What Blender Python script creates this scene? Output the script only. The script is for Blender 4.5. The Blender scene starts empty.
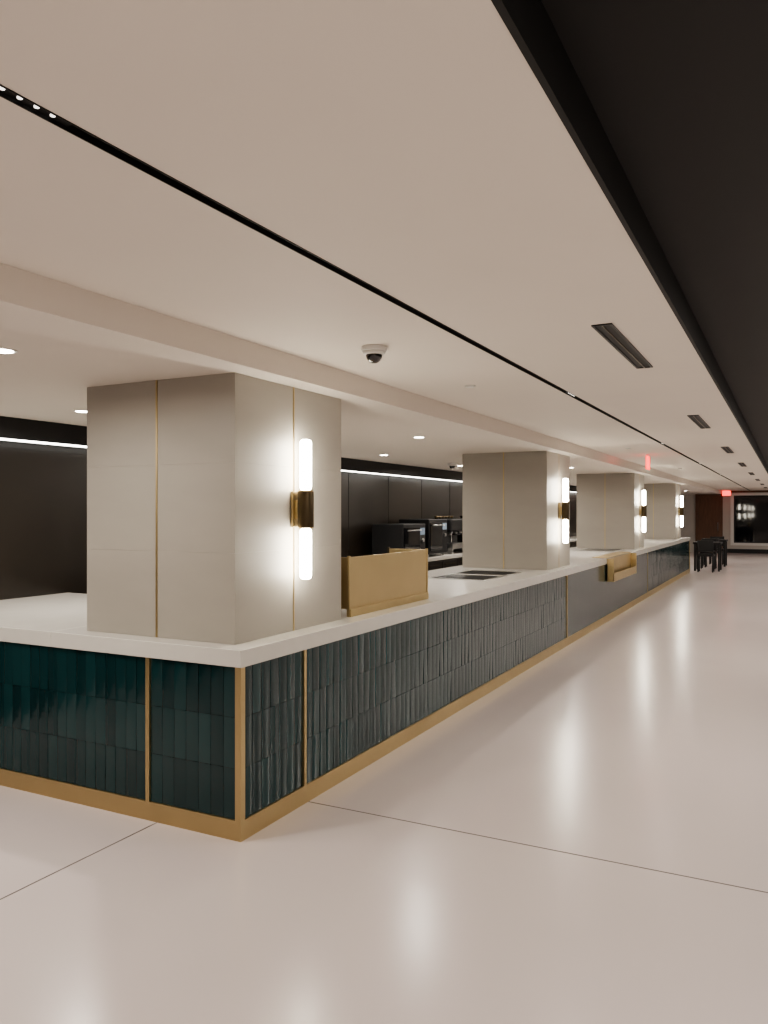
import bpy, bmesh, math, random
from mathutils import Vector, Matrix
random.seed(7)
D=bpy.data; S=bpy.context.scene; COL=S.collection

# ---------------- materials ----------------
def mat(name, col, rough=0.5, metal=0.0, emis=None, es=0, bump=0, bscale=50, var=0.0, vscale=3, coat=0, stretch=None, rvar=0):
    m=D.materials.new(name); m.use_nodes=True
    nt=m.node_tree; b=nt.nodes['Principled BSDF']
    b.inputs['Base Color'].default_value=(*col,1)
    b.inputs['Roughness'].default_value=rough
    b.inputs['Metallic'].default_value=metal
    if coat: b.inputs['Coat Weight'].default_value=coat; b.inputs['Coat Roughness'].default_value=0.08
    if emis:
        b.inputs['Emission Color'].default_value=(*emis,1); b.inputs['Emission Strength'].default_value=es
    if var or bump or rvar:
        tc=nt.nodes.new('ShaderNodeTexCoord'); mp=nt.nodes.new('ShaderNodeMapping')
        nt.links.new(tc.outputs['Object'],mp.inputs['Vector'])
        if stretch: mp.inputs['Scale'].default_value=stretch
    if var or rvar:
        n=nt.nodes.new('ShaderNodeTexNoise'); n.inputs['Scale'].default_value=vscale; n.inputs['Detail'].default_value=5
        nt.links.new(mp.outputs['Vector'],n.inputs['Vector'])
    if var:
        r=nt.nodes.new('ShaderNodeValToRGB')
        r.color_ramp.elements[0].position=0.3; r.color_ramp.elements[1].position=0.7
        r.color_ramp.elements[0].color=(*[c*(1-var) for c in col],1)
        r.color_ramp.elements[1].color=(*[min(1,c*(1+var)) for c in col],1)
        nt.links.new(n.outputs['Fac'],r.inputs['Fac']); nt.links.new(r.outputs['Color'],b.inputs['Base Color'])
    if rvar:
        mr=nt.nodes.new('ShaderNodeMapRange')
        mr.inputs['From Min'].default_value=0.3; mr.inputs['From Max'].default_value=0.7
        mr.inputs['To Min'].default_value=rough-rvar; mr.inputs['To Max'].default_value=rough+rvar
        nt.links.new(n.outputs['Fac'],mr.inputs['Value']); nt.links.new(mr.outputs['Result'],b.inputs['Roughness'])
    if bump:
        n2=nt.nodes.new('ShaderNodeTexNoise'); n2.inputs['Scale'].default_value=bscale; n2.inputs['Detail'].default_value=3
        nt.links.new(mp.outputs['Vector'],n2.inputs['Vector'])
        bp=nt.nodes.new('ShaderNodeBump'); bp.inputs['Strength'].default_value=bump; bp.inputs['Distance'].default_value=0.01
        nt.links.new(n2.outputs['Fac'],bp.inputs['Height']); nt.links.new(bp.outputs['Normal'],b.inputs['Normal'])
    return m

M_floor=mat('polished_concrete',(0.62,0.55,0.535),0.23,var=0.02,vscale=0.7,bump=0.03,bscale=1.2)
M_joint=mat('joint_dark',(0.16,0.14,0.13),0.7)
M_ceil=mat('ceiling_paint',(0.71,0.66,0.595),0.75,var=0.01,vscale=2)
M_black=mat('black_paint',(0.007,0.007,0.008),0.5,var=0.1,vscale=4)
M_blackceil=mat('black_ceiling_paint',(0.007,0.0066,0.0063),0.7,var=0.1,vscale=3)
M_gloss=mat('black_gloss_panel',(0.017,0.0125,0.0085),0.32,var=0.2,vscale=1.5,rvar=0.03,stretch=(1,1,0.4))
M_void=mat('slot_black',(0.004,0.004,0.004),0.6)
M_col=mat('column_panel',(0.355,0.33,0.29),0.45,var=0.045,vscale=1.3,bump=0.02,bscale=80,stretch=(1,1,3))
M_seam=mat('panel_seam',(0.22,0.2,0.18),0.7)
M_brass=mat('brushed_brass',(0.55,0.435,0.245),0.42,1.0,var=0.04,vscale=3,bump=0.02,bscale=8)
M_bronze=mat('dark_bronze',(0.10,0.075,0.045),0.35,0.9,var=0.1,vscale=10)
M_quartz=mat('quartz_top',(0.60,0.58,0.54),0.2,var=0.02,vscale=8)
M_grout=mat('grout',(0.004,0.011,0.012),0.8)
M_smoke=mat('smooth_panel',(0.012,0.034,0.037),0.15,0.0,var=0.1,vscale=2,bump=0.03,bscale=3)
M_steel=mat('stainless',(0.5,0.5,0.5),0.3,1.0,var=0.05,vscale=10)
M_tube=mat('sconce_glass',(0.9,0.9,0.85),0.3,emis=(1.0,0.93,0.78),es=28)
M_led=mat('led_strip',(0.9,0.9,0.9),0.3,emis=(1.0,0.97,0.9),es=4)
M_lamp=mat('downlight_lens',(0.9,0.9,0.9),0.3,emis=(1.0,0.93,0.82),es=14)
M_dot=mat('track_lens',(0.9,0.9,0.9),0.3,emis=(1.0,0.95,0.88),es=1.2)
M_white=mat('white_plastic',(0.7,0.69,0.66),0.4,var=0.01)
M_dome=mat('dome_smoked',(0.01,0.01,0.012),0.06,coat=1,var=0.05)
M_red=mat('exit_red',(0.7,0.02,0.02),0.4,emis=(1,0.04,0.03),es=2.2)
M_wood=mat('brown_wood',(0.13,0.06,0.03),0.45,var=0.25,vscale=6,stretch=(6,6,0.6))
M_glass=mat('night_glass',(0.008,0.009,0.012),0.04,var=0.1)
M_wall=mat('wall_paint',(0.52,0.49,0.45),0.7,var=0.015)
M_rwall=mat('wall_paint_side',(0.10,0.095,0.085),0.6,var=0.02)
M_display=mat('appliance_display',(0.1,0.12,0.14),0.2,emis=(0.6,0.75,0.9),es=0.15)

# tile material using per-tile random value
M_tile=D.materials.new('glazed_tile'); M_tile.use_nodes=True
nt=M_tile.node_tree; b=nt.nodes['Principled BSDF']
at=nt.nodes.new('ShaderNodeAttribute'); at.attribute_name='tilerand'
rp=nt.nodes.new('ShaderNodeValToRGB')
rp.color_ramp.elements[0].color=(0.005,0.024,0.027,1); rp.color_ramp.elements[1].color=(0.010,0.042,0.046,1)
nt.links.new(at.outputs['Fac'],rp.inputs['Fac']); nt.links.new(rp.outputs['Color'],b.inputs['Base Color'])
b.inputs['Roughness'].default_value=0.1
tc=nt.nodes.new('ShaderNodeTexCoord'); nz=nt.nodes.new('ShaderNodeTexNoise'); nz.inputs['Scale'].default_value=10
bp=nt.nodes.new('ShaderNodeBump'); bp.inputs['Strength'].default_value=0.12; bp.inputs['Distance'].default_value=0.01
nt.links.new(tc.outputs['Object'],nz.inputs['Vector']); nt.links.new(nz.outputs['Fac'],bp.inputs['Height']); nt.links.new(bp.outputs['Normal'],b.inputs['Normal'])

# ---------------- mesh builder ----------------
class MB:
    def __init__(s,name):
        s.name=name; s.bm=bmesh.new(); s.mats=[]; s.lay=s.bm.faces.layers.float.new('tilerand')
    def mi(s,m):
        if m not in s.mats: s.mats.append(m)
        return s.mats.index(m)
    def box(s,x0,x1,y0,y1,z0,z1,m,bev=0):
        t=bmesh.new(); bmesh.ops.create_cube(t,size=1)
        for v in t.verts:
            v.co=Vector(((x0+x1)/2+v.co.x*(x1-x0),(y0+y1)/2+v.co.y*(y1-y0),(z0+z1)/2+v.co.z*(z1-z0)))
        if bev: bmesh.ops.bevel(t,geom=t.edges[:],offset=bev,segments=2,affect='EDGES',profile=0.5)
        s.merge(t,m); return s
    def merge(s,t,m,smooth=False,val=0.5):
        i=s.mi(m); mp={}
        for v in t.verts: mp[v]=s.bm.verts.new(v.co)
        for f in t.faces:
            try: nf=s.bm.faces.new([mp[v] for v in f.verts])
            except ValueError: continue
            nf.material_index=i; nf.smooth=smooth; nf[s.lay]=val
        t.free()
    def cyl(s,c,r,h,m,axis='Z',r2=None,seg=32,bev=0):
        t=bmesh.new(); bmesh.ops.create_cone(t,cap_ends=True,segments=seg,radius1=r,radius2=r if r2 is None else r2,depth=h)
        if bev: bmesh.ops.bevel(t,geom=[e for e in t.edges if any(len(f.verts)>4 for f in e.link_faces)],offset=bev,segments=4,affect='EDGES',profile=0.5)
        if axis=='X': bmesh.ops.rotate(t,verts=t.verts,cent=(0,0,0),matrix=Matrix.Rotation(math.pi/2,3,'Y'))
        if axis=='Y': bmesh.ops.rotate(t,verts=t.verts,cent=(0,0,0),matrix=Matrix.Rotation(math.pi/2,3,'X'))
        bmesh.ops.translate(t,verts=t.verts,vec=c)
        i=s.mi(m); mp={}
        for v in t.verts: mp[v]=s.bm.verts.new(v.co)
        for f in t.faces:
            nf=s.bm.faces.new([mp[v] for v in f.verts]); nf.material_index=i; nf.smooth=len(f.verts)<=4
        t.free(); return s
    def dome(s,c,r,m,zs=1,flip=True):
        t=bmesh.new(); bmesh.ops.create_uvsphere(t,u_segments=32,v_segments=16,radius=r)
        kill=[v for v in t.verts if (v.co.z>1e-4 if flip else v.co.z<-1e-4)]
        bmesh.ops.delete(t,geom=kill,context='VERTS')
        for v in t.verts: v.co=Vector((v.co.x,v.co.y,v.co.z*zs))+Vector(c)
        s.merge(t,m,True); return s
    def finish(s,parent=None):
        me=D.meshes.new(s.name); bmesh.ops.recalc_face_normals(s.bm,faces=s.bm.faces[:])
        s.bm.to_mesh(me); s.bm.free()
        for m in s.mats: me.materials.append(m)
        o=D.objects.new(s.name,me); COL.objects.link(o)
        if parent: o.parent=parent
        return o
def empty(name,loc=(0,0,0)):
    e=D.objects.new(name,None); COL.objects.link(e); e.location=loc; e.empty_display_size=0.1; return e

# ---------------- dimensions ----------------
CH=2.43; LH=2.305; CT=0.93; SB=0.845
FX=-2.37; FY=3.09; YEND=22.4; XW=-5.35; YF=33.7; YB=-4.0; XR=6.0; XE=-0.43

# floor
MB('floor').box(XW-0.2,XR+0.2,YB-0.2,YF+0.2,-0.2,0,M_floor).finish()
j=MB('trim_floor_joints')
j.box(FX+0.006,XR,3.687,3.694,0.0,0.0012,M_joint)
j.box(-2.904,-2.897,YB,FY-0.006,0.0,0.0012,M_joint)
j.finish()
# walls
w=MB('wall_left')
w.box(XW-0.2,XW,YB,YF,0,2.9,M_gloss)
w.finish()
t=MB('trim_panel_joints')
y=5.75
while y<YF:
    t.box(XW,XW+0.004,y,y+0.006,CT+0.002,2.13,M_void); y+=1.2
t.finish()
MB('wall_back').box(XW-0.2,XR,YB-0.2,YB,0,2.9,M_wall).finish()
MB('wall_right').box(XR,XR+0.2,YB,YF,0,2.9,M_rwall).finish()
MB('wall_far').box(XW-0.2,XR+0.2,YF,YF+0.2,0,2.9,M_wall).finish()
MB('baseboard_far').box(-2.3,XR,YF-0.02,YF,0,0.16,M_black).finish()
# back fascia w/ LED
fc=MB('trim_fascia_back')
fc.box(XW,-5.15,YB,YF,2.145,LH,M_black)
fc.box(-5.18,-5.155,YB,YF,2.130,2.1449,M_led)
fc.finish()

# ceilings
c=MB('ceiling')
SX0,SX1=-1.398,-1.362; SXC=-1.38
c.box(-2.34,SX0,YB,YF,CH,CH+0.25,M_ceil)
c.box(SX1,XE,YB,YF,CH,CH+0.25,M_ceil)
c.box(SX0,SX1,YB,YF,CH+0.06,CH+0.25,M_void)
c.finish()
MB('ceiling_soffit').box(XW,-2.34,YB,YF,LH,CH+0.25,M_ceil).finish()
c2=MB('ceiling_black')
c2.box(XE,XR,YB,YF,2.56,2.85,M_blackceil)
c2.finish()
MB('trim_ceiling_edge').box(XE,XE+0.015,YB,YF,CH-0.003,2.56,M_void).finish()
# slot channel liners + spot modules
sl=MB('ceiling_track_light')
sl.box(SX0,SX0+0.003,YB,YF,CH-0.003,CH+0.06,M_void)
sl.box(SX1-0.003,SX1,YB,YF,CH-0.003,CH+0.06,M_void)
mods=[1.08,5.6,10.1,14.6,19.1,23.6,28.1,-2]
for y in mods:
    sl.box(SX0+0.003,SX1-0.003,y-0.13,y+0.13,CH+0.006,CH+0.05,M_void)
    for k in range(5):
        sl.cyl((SXC,y-0.08+0.04*k,CH+0.005),0.0055,0.004,M_dot,seg=16)
sl.finish()

# ---------------- lights ----------------
def area(name,loc,size,power,color=(1,0.925,0.83),parent=None,spread=180):
    l=D.lights.new(name,'AREA'); l.shape='DISK'; l.size=size; l.energy=power; l.color=color; l.spread=math.radians(spread)
    o=D.objects.new(name,l); COL.objects.link(o); o.location=loc
    if parent: o.parent=parent; o.location=Vector(loc)-parent.location
    return o
def downlight_or_fill(x,y,z,power,r=0.045,spread=180):  # builds the soffit fixtures and the added corridor fill lamps
    e=empty('recessed_or_fill_light',(x,y,z))
    m=MB('trim_ring'); m.cyl((0,0,-0.002),r+0.015,0.004,M_white,seg=32); m.cyl((0,0,-0.0045),r,0.003,M_lamp,seg=32)
    m.finish(e)
    area('lamp',(x,y,z-0.012),r*2,power,parent=e,spread=spread)
for x,y in [(-3.05,2.3),(-4.39,3.94),(-4.39,1.9),(-3.1,6.75),(-4.45,6.3),(-4.45,8.66),(-3.1,12.5),(-4.45,11.2),(-4.45,13.8),(-3.1,18.25),(-4.45,16.5),(-4.45,19.2),(-3.1,24),(-3.1,28),(-4.45,23),(-3.05,-0.8)]:
    downlight_or_fill(x,y,LH,{(-3.05,2.3):9,(-3.1,6.75):9}.get((x,y),14),spread=172)
for y in range(-3,33,4):  # added fill lamps, out of view in the black ceiling, for ambient light
    for x in (1.3,3.8):
        downlight_or_fill(x,y+0.5,2.56,34,0.06)
for y in mods:
    area('track_lamp',(SXC,y,CH-0.006),0.03,2.0,spread=150)

# ---------------- columns & sconces ----------------
CX0,CX1=-3.53,-2.49
for k in range(4):
    y0=3.2+5.75*k; y1=y0+1.06
    e=empty('column',((CX0+CX1)/2,(y0+y1)/2,CT+0.001))
    m=MB('panels')
    hx=(CX1-CX0)/2; hy=(y1-y0)/2; H=LH-CT-0.002; g=0.006
    m.box(-hx+0.012,hx-0.012,-hy+0.012,hy-0.012,0,H,M_seam)
    zs=[0.0,H*0.335,H*0.67,H]
    for a in range(3):
        z0=zs[a]+(0.00025 if a else 0); z1=zs[a+1]-(0.00025 if a<2 else 0)
        for sx in (-1,1):
            xa,xb=sorted((sx*g,sx*hx))
            m.box(xa,xb,-hy,-hy+0.014,z0,z1,M_col); m.box(xa,xb,hy-0.014,hy,z0,z1,M_col)
            ya,yb=sorted((sx*g,sx*(hy-0.0155)))
            m.box(-hx,-hx+0.014,ya,yb,z0,z1,M_col); m.box(hx-0.014,hx,ya,yb,z0,z1,M_col)
    m.finish(e)
    m=MB('brass_inlay')
    for s_ in (-1,1):
        a,b_=sorted((s_*(hy-0.012),s_*(hy+0.003))); m.box(-g,g,a,b_,0,H,M_brass)
        a,b_=sorted((s_*(hx-0.012),s_*(hx+0.003))); m.box(a,b_,-g,g,0,H,M_brass)
    m.finish(e)
    # sconce
    yc=(y0+y1)/2; zc=1.615
    e=empty('wall_sconce',(CX1+0.003,yc,zc))
    m=MB('mount'); m.box(0,0.018,-0.035,0.035,-0.10,0.10,M_brass,0.002); m.box(0.015,0.05,-0.02,0.02,-0.05,0.05,M_brass,0.002)
    m.finish(e)
    m=MB('clasp'); m.cyl((0.078,0,0),0.046,0.20,M_bronze,seg=48,bev=0.003)
    m.cyl((0.078,0,0.102),0.042,0.008,M_brass,seg=48); m.cyl((0.078,0,-0.102),0.042,0.008,M_brass,seg=48)
    m.finish(e)
    for nm,s_ in (('glass_tube_upper',1),('glass_tube_lower',-1)):
        m=MB(nm); m.cyl((0.078,0,s_*0.248),0.033,0.285,M_tube,seg=32,bev=0.02); m.finish(e)

# ---------------- counter ----------------
ctr=empty('service_counter',(0,0,0))
XC=XW+0.002
m=MB('core')
m.box(-3.55,FX-0.012,FY+0.012,YEND-0.012,0.0,SB,M_grout)
m.box(XC,-3.55,FY+0.012,4.55,0.0,SB,M_grout)
m.finish(ctr)
m=MB('countertop')
m.box(-3.68,FX+0.012,FY-0.012,YEND+0.012,SB,CT,M_quartz,0.003)
m.finish(ctr)
m=MB('countertop_return')
m.box(XC,-3.681,FY-0.012,4.65,SB,CT,M_quartz,0.003)
m.finish(ctr)
m=MB('brass_kick')
m.box(XC,FX+0.004,FY-0.004,FY+0.012,0,0.098,M_brass)
m.box(FX-0.012,FX+0.004,FY+0.012,YEND,0,0.098,M_brass)
m.box(-3.55,FX,YEND-0.012,YEND+0.004,0,0.098,M_brass)
m.finish(ctr)
m=MB('brass_strips')
def stripY(y,w_=0.026): m.box(FX-0.012,FX+0.005,y-w_/2,y+w_/2,0.098,SB,M_brass)
def stripX(x,w_=0.026): m.box(x-w_/2,x+w_/2,FY-0.005,FY+0.012,0.098,SB,M_brass)
m.box(FX-0.03,FX+0.005,FY-0.005,FY+0.03,0.098,SB,M_brass)
stripX(-2.967); stripX(-4.7)
for y in (3.66,9.4,15.4): stripY(y,0.022)
stripY(YEND-0.02)
m.finish(ctr)
tiles=MB('tiles')
def tile(o,u,n,w_,z0,z1):
    t=bmesh.new()
    tl=random.uniform(-0.0011,0.0011); tz=random.uniform(-0.0009,0.0009)
    def P(a,z,q): return Vector((o[0]+u[0]*a+n[0]*q,o[1]+u[1]*a+n[1]*q,z))
    N=8; rows=[]
    for z,sz in ((z0,-1),(z1,1)):
        row=[]
        for i in range(N+1):
            s_=-1+2*i/N
            q=0.0015*(1-abs(s_)**3)-0.0005+tl*s_+tz*sz
            row.append(t.verts.new(P(w_*i/N,z,q)))
        rows.append(row)
    for i in range(N):
        t.faces.new((rows[0][i],rows[0][i+1],rows[1][i+1],rows[1][i]))
    val=random.random()
    bk=[[t.verts.new(P(w_*i/N,z,-0.006)) for i in (0,N)] for z in (z0,z1)]
    fr=[[t.verts.new(rows[r][i].co) for i in (0,N)] for r in (0,1)]
    loopb=[bk[0][0],bk[0][1],bk[1][1],bk[1][0]]; loopf=[fr[0][0],fr[0][1],fr[1][1],fr[1][0]]
    for i in range(4): t.faces.new((loopb[i],loopb[(i+1)%4],loopf[(i+1)%4],loopf[i]))
    tiles.merge(t,M_tile,True,val)
def run(o,u,n,L,w0=0.075):
    nn=max(1,round(L/w0)); w_=L/nn; rows=3; h=(SB-0.098)/rows
    for i in range(nn):
        for r in range(rows):
            tile((o[0]+u[0]*(i*w_+0.001),o[1]+u[1]*(i*w_+0.001)),u,n,w_-0.002,0.098+r*h+0.001,0.098+(r+1)*h-0.001)
run((FX-0.006,FY+0.03),(0,1),(1,0),3.649-FY-0.03)
run((FX-0.006,3.671),(0,1),(1,0),9.389-3.671)
run((FX-0.006,15.411),(0,1),(1,0),YEND-0.033-15.411)
run((-2.954,FY+0.006),(1,0),(0,-1),2.954-2.37-0.03)
run((-4.687,FY+0.006),(1,0),(0,-1),4.687-2.98)
run((XC,FY+0.006),(1,0),(0,-1),5.348-4.713)
tiles.finish(ctr)
m=MB('smooth_panels')
y=9.411
for k in range(10):
    L=(15.389-9.411)/10
    m.box(FX-0.012,FX,y+0.001,y+L-0.001,0.098,SB,M_smoke); y+=L
m.finish(ctr)

# brass register screens (U shaped)
def brass_screen(y0,y1,x,zt,depth=0.34):
    e=empty('brass_register_screen',(x,(y0+y1)/2,CT))
    h=(y1-y0)/2; H=zt-CT
    m=MB('panels')
    m.box(-0.012,0.0,-h,h,0.05,H,M_brass,0.001)
    m.box(-depth,-0.0125,h-0.012,h,0.05,H,M_brass,0.001)
    m.box(-depth,-0.0125,-h,-h+0.012,0.05,H,M_brass,0.001)
    m.box(-depth,-depth+0.016,h-0.014,h+0.002,0,H+0.012,M_bronze)
    m.box(-depth,-depth+0.016,-h-0.002,-h+0.014,0,H+0.012,M_bronze)
    m.box(-0.014,0.004,-h-0.003,-h+0.014,0,H+0.008,M_brass)
    m.box(-0.014,0.004,h-0.014,h+0.003,0,H+0.008,M_brass)
    m.box(-0.02,0.012,-h,h,0,0.05,M_brass,0.002)
    m.finish(e)
brass_screen(4.38,5.6,-2.50,1.31)
# brass pass shelf mid counter
e=empty('brass_pass_shelf',(FX,12.6,CT))
m=MB('shelf'); h=0.95
m.box(0.013,0.11,-h,h,-0.34,-0.325,M_brass,0.002)
m.box(0.0135,0.02,-h,h,-0.325,-0.01,M_brass)
m.box(0.103,0.11,-h,h,-0.325,-0.22,M_brass)
m.box(0.013,0.11,h-0.008,h,-0.325,-0.01,M_brass); m.box(0.013,0.11,-h,-h+0.008,-0.325,-0.01,M_brass)
m.box(-0.2,0.02,-h,h,0.0005,0.010,M_brass,0.002)
m.finish(e)
# drop-in wells
def well(x0,x1,y0,y1):
    m=MB('drop_in_warmer')
    m.box(x0,x1,y0,y0+0.02,CT,CT+0.006,M_steel); m.box(x0,x1,y1-0.02,y1,CT,CT+0.006,M_steel)
    m.box(x0,x0+0.02,y0+0.02,y1-0.02,CT,CT+0.006,M_steel); m.box(x1-0.02,x1,y0+0.02,y1-0.02,CT,CT+0.006,M_steel)
    m.box(x0+0.02,x1-0.02,y0+0.02,y1-0.02,CT,CT+0.003,M_void)
    yy=(y0+y1)/2; m.box(x0+0.02,x1-0.02,yy-0.05,yy+0.05,CT+0.003,CT+0.006,M_quartz)
    m.finish()
well(-3.25,-2.65,7.3,8.5); well(-3.3,-2.65,13.7,14.5)

# back bar
m=MB('back_bar_cabinet')
m.box(XC,-4.72,5.6,YF-6,0,0.10,M_void)
m.box(XC,-4.68,5.6,YF-6,0.10,0.88,M_gloss)
m.box(XC,-4.66,5.58,YF-6,0.88,CT,M_quartz,0.002)
y=5.6
while y<YF-6.5:
    m.box(-4.68,-4.664,y+0.004,y+0.596,0.12,0.86,M_gloss,0.002); m.box(-4.664,-4.655,y+0.1,y+0.5,0.80,0.812,M_bronze); y+=0.6
m.finish()
def oven(y,w_,h,x0=-5.25,x1=-4.75):
    e=empty('countertop_oven',((x0+x1)/2,y,CT)); hx=(x1-x0)/2
    m=MB('body'); m.box(-hx,hx,-w_/2,w_/2,0.04,h,M_black,0.01)
    for a in (-1,1):
        for b_ in (-1,1): m.cyl((a*(hx-0.05),b_*(w_/2-0.05),0.02),0.02,0.04,M_steel,seg=16)
    m.box(hx,hx+0.012,-w_/2+0.03,w_/2-0.22,0.09,h-0.05,M_glass,0.003)
    m.cyl((hx+0.04,-0.08,h-0.09),0.009,w_*0.6,M_steel,axis='Y',seg=16)
    m.box(hx,hx+0.006,w_/2-0.19,w_/2-0.04,h-0.16,h-0.06,M_display)
    m.cyl((hx+0.012,w_/2-0.11,h-0.24),0.025,0.024,M_steel,axis='X',seg=24)
    m.finish(e)
oven(10.2,0.75,0.5); oven(11.05,0.7,0.56)
# espresso machine
e=empty('espresso_machine',(-5.0,12.05,CT))
m=MB('body')
for a in (-0.3,0.3): m.box(-0.2,0.2,a-0.03,a+0.03,0,0.08,M_steel,0.004)
m.box(-0.24,0.24,-0.4,0.4,0.08,0.16,M_steel,0.005)
m.box(-0.24,0.0,-0.4,0.4,0.16,0.36,M_black,0.006)
m.box(-0.24,0.22,-0.4,0.4,0.36,0.56,M_black,0.02)
for a in (-0.2,0.0,0.2):
    m.cyl((0.12,a,0.33),0.035,0.07,M_steel,seg=24); m.cyl((0.21,a,0.31),0.014,0.14,M_black,axis='X',seg=16)
for a in (-0.36,0.36): m.cyl((0.2,a,0.28),0.007,0.2,M_steel,seg=12)
for a in range(6):
    m.cyl((-0.08,-0.3+0.12*a,0.585),0.036,0.05,M_bronze,r2=0.04,seg=20)
m.finish(e)
e=empty('coffee_grinder',(-5.0,12.75,CT))
m=MB('body'); m.box(-0.13,0.13,-0.1,0.1,0,0.03,M_black,0.004); m.box(-0.12,0.0,-0.08,0.08,0.03,0.4,M_black,0.01)
m.cyl((0.03,0,0.36),0.08,0.1,M_black,seg=32); m.cyl((0.03,0,0.5),0.05,0.18,M_dome,r2=0.1,seg=32); m.cyl((0.03,0,0.6),0.105,0.02,M_black,seg=32)
m.cyl((0.06,0,0.24),0.025,0.12,M_steel,r2=0.04,seg=20); m.finish(e)

# ceiling devices
def cam_dome(x,y,z,s=1):
    e=empty('security_camera',(x,y,z))
    m=MB('housing'); m.cyl((0,0,-0.012*s),0.066*s,0.024*s,M_white,seg=48,bev=0.004*s); m.cyl((0,0,-0.032*s),0.052*s,0.018*s,M_white,r2=0.06*s,seg=48); m.finish(e)
    m=MB('dome'); m.dome((0,0,-0.041*s),0.042*s,M_dome,1.0); m.finish(e)
cam_dome(-1.86,3.51,CH); cam_dome(-4.34,10.6,LH)
for x,y in [(-1.87,4.88),(-1.87,10.6),(-1.87,16)]:
    m=MB('sprinkler_cover'); m.cyl((x,y,CH-0.004),0.035,0.008,M_white,seg=32); m.cyl((x,y,CH-0.009),0.028,0.003,M_white,seg=32); m.finish()
y=3.54
while y<31:
    m=MB('linear_air_vent')
    x0,x1,y1=-0.785,-0.695,y+1.17
    m.box(x0,x1,y,y+0.012,CH-0.006,CH,M_black); m.box(x0,x1,y1-0.012,y1,CH-0.006,CH,M_black)
    m.box(x0,x0+0.012,y+0.012,y1-0.012,CH-0.006,CH,M_black); m.box(x1-0.012,x1,y+0.012,y1-0.012,CH-0.006,CH,M_black)
    m.box(x0+0.012,x1-0.012,y+0.012,y1-0.012,CH-0.002,CH,M_void); m.box(-0.743,-0.737,y+0.012,y1-0.012,CH-0.006,CH-0.002,M_bronze)
    m.finish(); y+=3.68
# exit signs
e=empty('exit_sign',(-1.84,11.98,CH))
m=MB('housing'); m.box(-0.02,0.02,-0.06,0.06,-0.02,0,M_white,0.002); m.box(-0.006,0.006,-0.15,0.15,-0.21,-0.02,M_red,0.001); m.finish(e)
e=empty('exit_sign',(-2.15,YF-1,CH))
m=MB('housing'); m.box(-0.06,0.06,-0.02,0.02,-0.02,0,M_white,0.002); m.box(-0.15,0.15,-0.006,0.006,-0.21,-0.02,M_red,0.001); m.finish(e)

# far wall features
YW=YF-0.001
m=MB('door_1')
m.box(-3.35,-2.35,YF-0.06,YW,0.001,LH-0.001,M_wood); m.box(-3.27,-2.43,YF-0.075,YF-0.06,0.02,2.15,M_wood,0.004)
m.cyl((-2.52,YF-0.11,1.02),0.012,0.35,M_steel,seg=16); m.box(-2.53,-2.51,YF-0.11,YF-0.075,0.88,0.9,M_steel); m.box(-2.53,-2.51,YF-0.11,YF-0.075,1.14,1.16,M_steel)
m.finish()
m=MB('window_1')
x0,x1,z0,z1=-1.95,0.6,0.4,2.24
m.box(x0,x1,YF-0.03,YW,z0,z1,M_glass)
for a,b_,c_,d_ in ((x0-0.12,x0,z0-0.1,z1+0.1),(x1,x1+0.12,z0-0.1,z1+0.1),(x0,x1,z1,z1+0.1),(x0,x1,z0-0.1,z0)):
    m.box(a,b_,YF-0.06,YW,c_,d_,M_white)
for a,b_,c_,d_ in ((x0,x0+0.05,z0,z1),(x1-0.05,x1,z0,z1),(x0,x1,z1-0.05,z1),(x0,x1,z0,z0+0.05)):
    m.box(a,b_,YF-0.045,YF-0.03,c_,d_,M_black)
m.finish()
m=MB('trim_far_header'); m.box(-2.34,XE,YF-0.05,YW,CH-0.07,CH,M_wood); m.finish()

# tables at end
def table(x,y,w_=0.7,h=0.78):
    e=empty('bistro_table',(x,y,0))
    m=MB('frame'); m.box(-w_/2,w_/2,-w_/2,w_/2,h-0.05,h,M_black,0.006)
    for a in (-1,1):
        for b_ in (-1,1): m.box(a*(w_/2-0.05)-0.025,a*(w_/2-0.05)+0.025,b_*(w_/2-0.05)-0.025,b_*(w_/2-0.05)+0.025,0,h-0.05,M_black,0.004)
    m.finish(e)
def chair(x,y,rot):
    e=empty('cafe_chair',(x,y,0)); e.rotation_euler=(0,0,rot)
    m=MB('frame'); m.box(-0.21,0.21,-0.21,0.21,0.42,0.48,M_black,0.01)
    for a in (-1,1):
        for b_ in (-1,1): m.cyl((a*0.18,b_*0.18,0.22),0.018,0.44,M_black,seg=12)
        m.cyl((a*0.18,0.2,0.65),0.018,0.4,M_black,seg=12)
    m.box(-0.2,0.2,0.18,0.215,0.55,0.84,M_black,0.01); m.finish(e)
table(-2.0,23.3); table(-2.0,25.4)
chair(-2.0,22.73,math.pi); chair(-2.05,24.1,0); chair(-2.0,24.75,math.pi); chair(-2.0,26.2,0)

# world
wd=D.worlds.new('World'); S.world=wd; wd.use_nodes=True
wd.node_tree.nodes['Background'].inputs[0].default_value=(0.02,0.02,0.025,1)
# camera
cd=D.cameras.new('camera'); cam=D.objects.new('camera',cd); COL.objects.link(cam)
cd.sensor_width=36; cd.lens=790/1024*36; cd.clip_start=0.05
cam.location=(0,0,1.6); cam.rotation_euler=(math.pi/2,0,math.radians(27.2))
S.camera=cam
S.view_settings.view_transform='AgX'
S.view_settings.look='AgX - Medium High Contrast'
S.view_settings.exposure=0.78
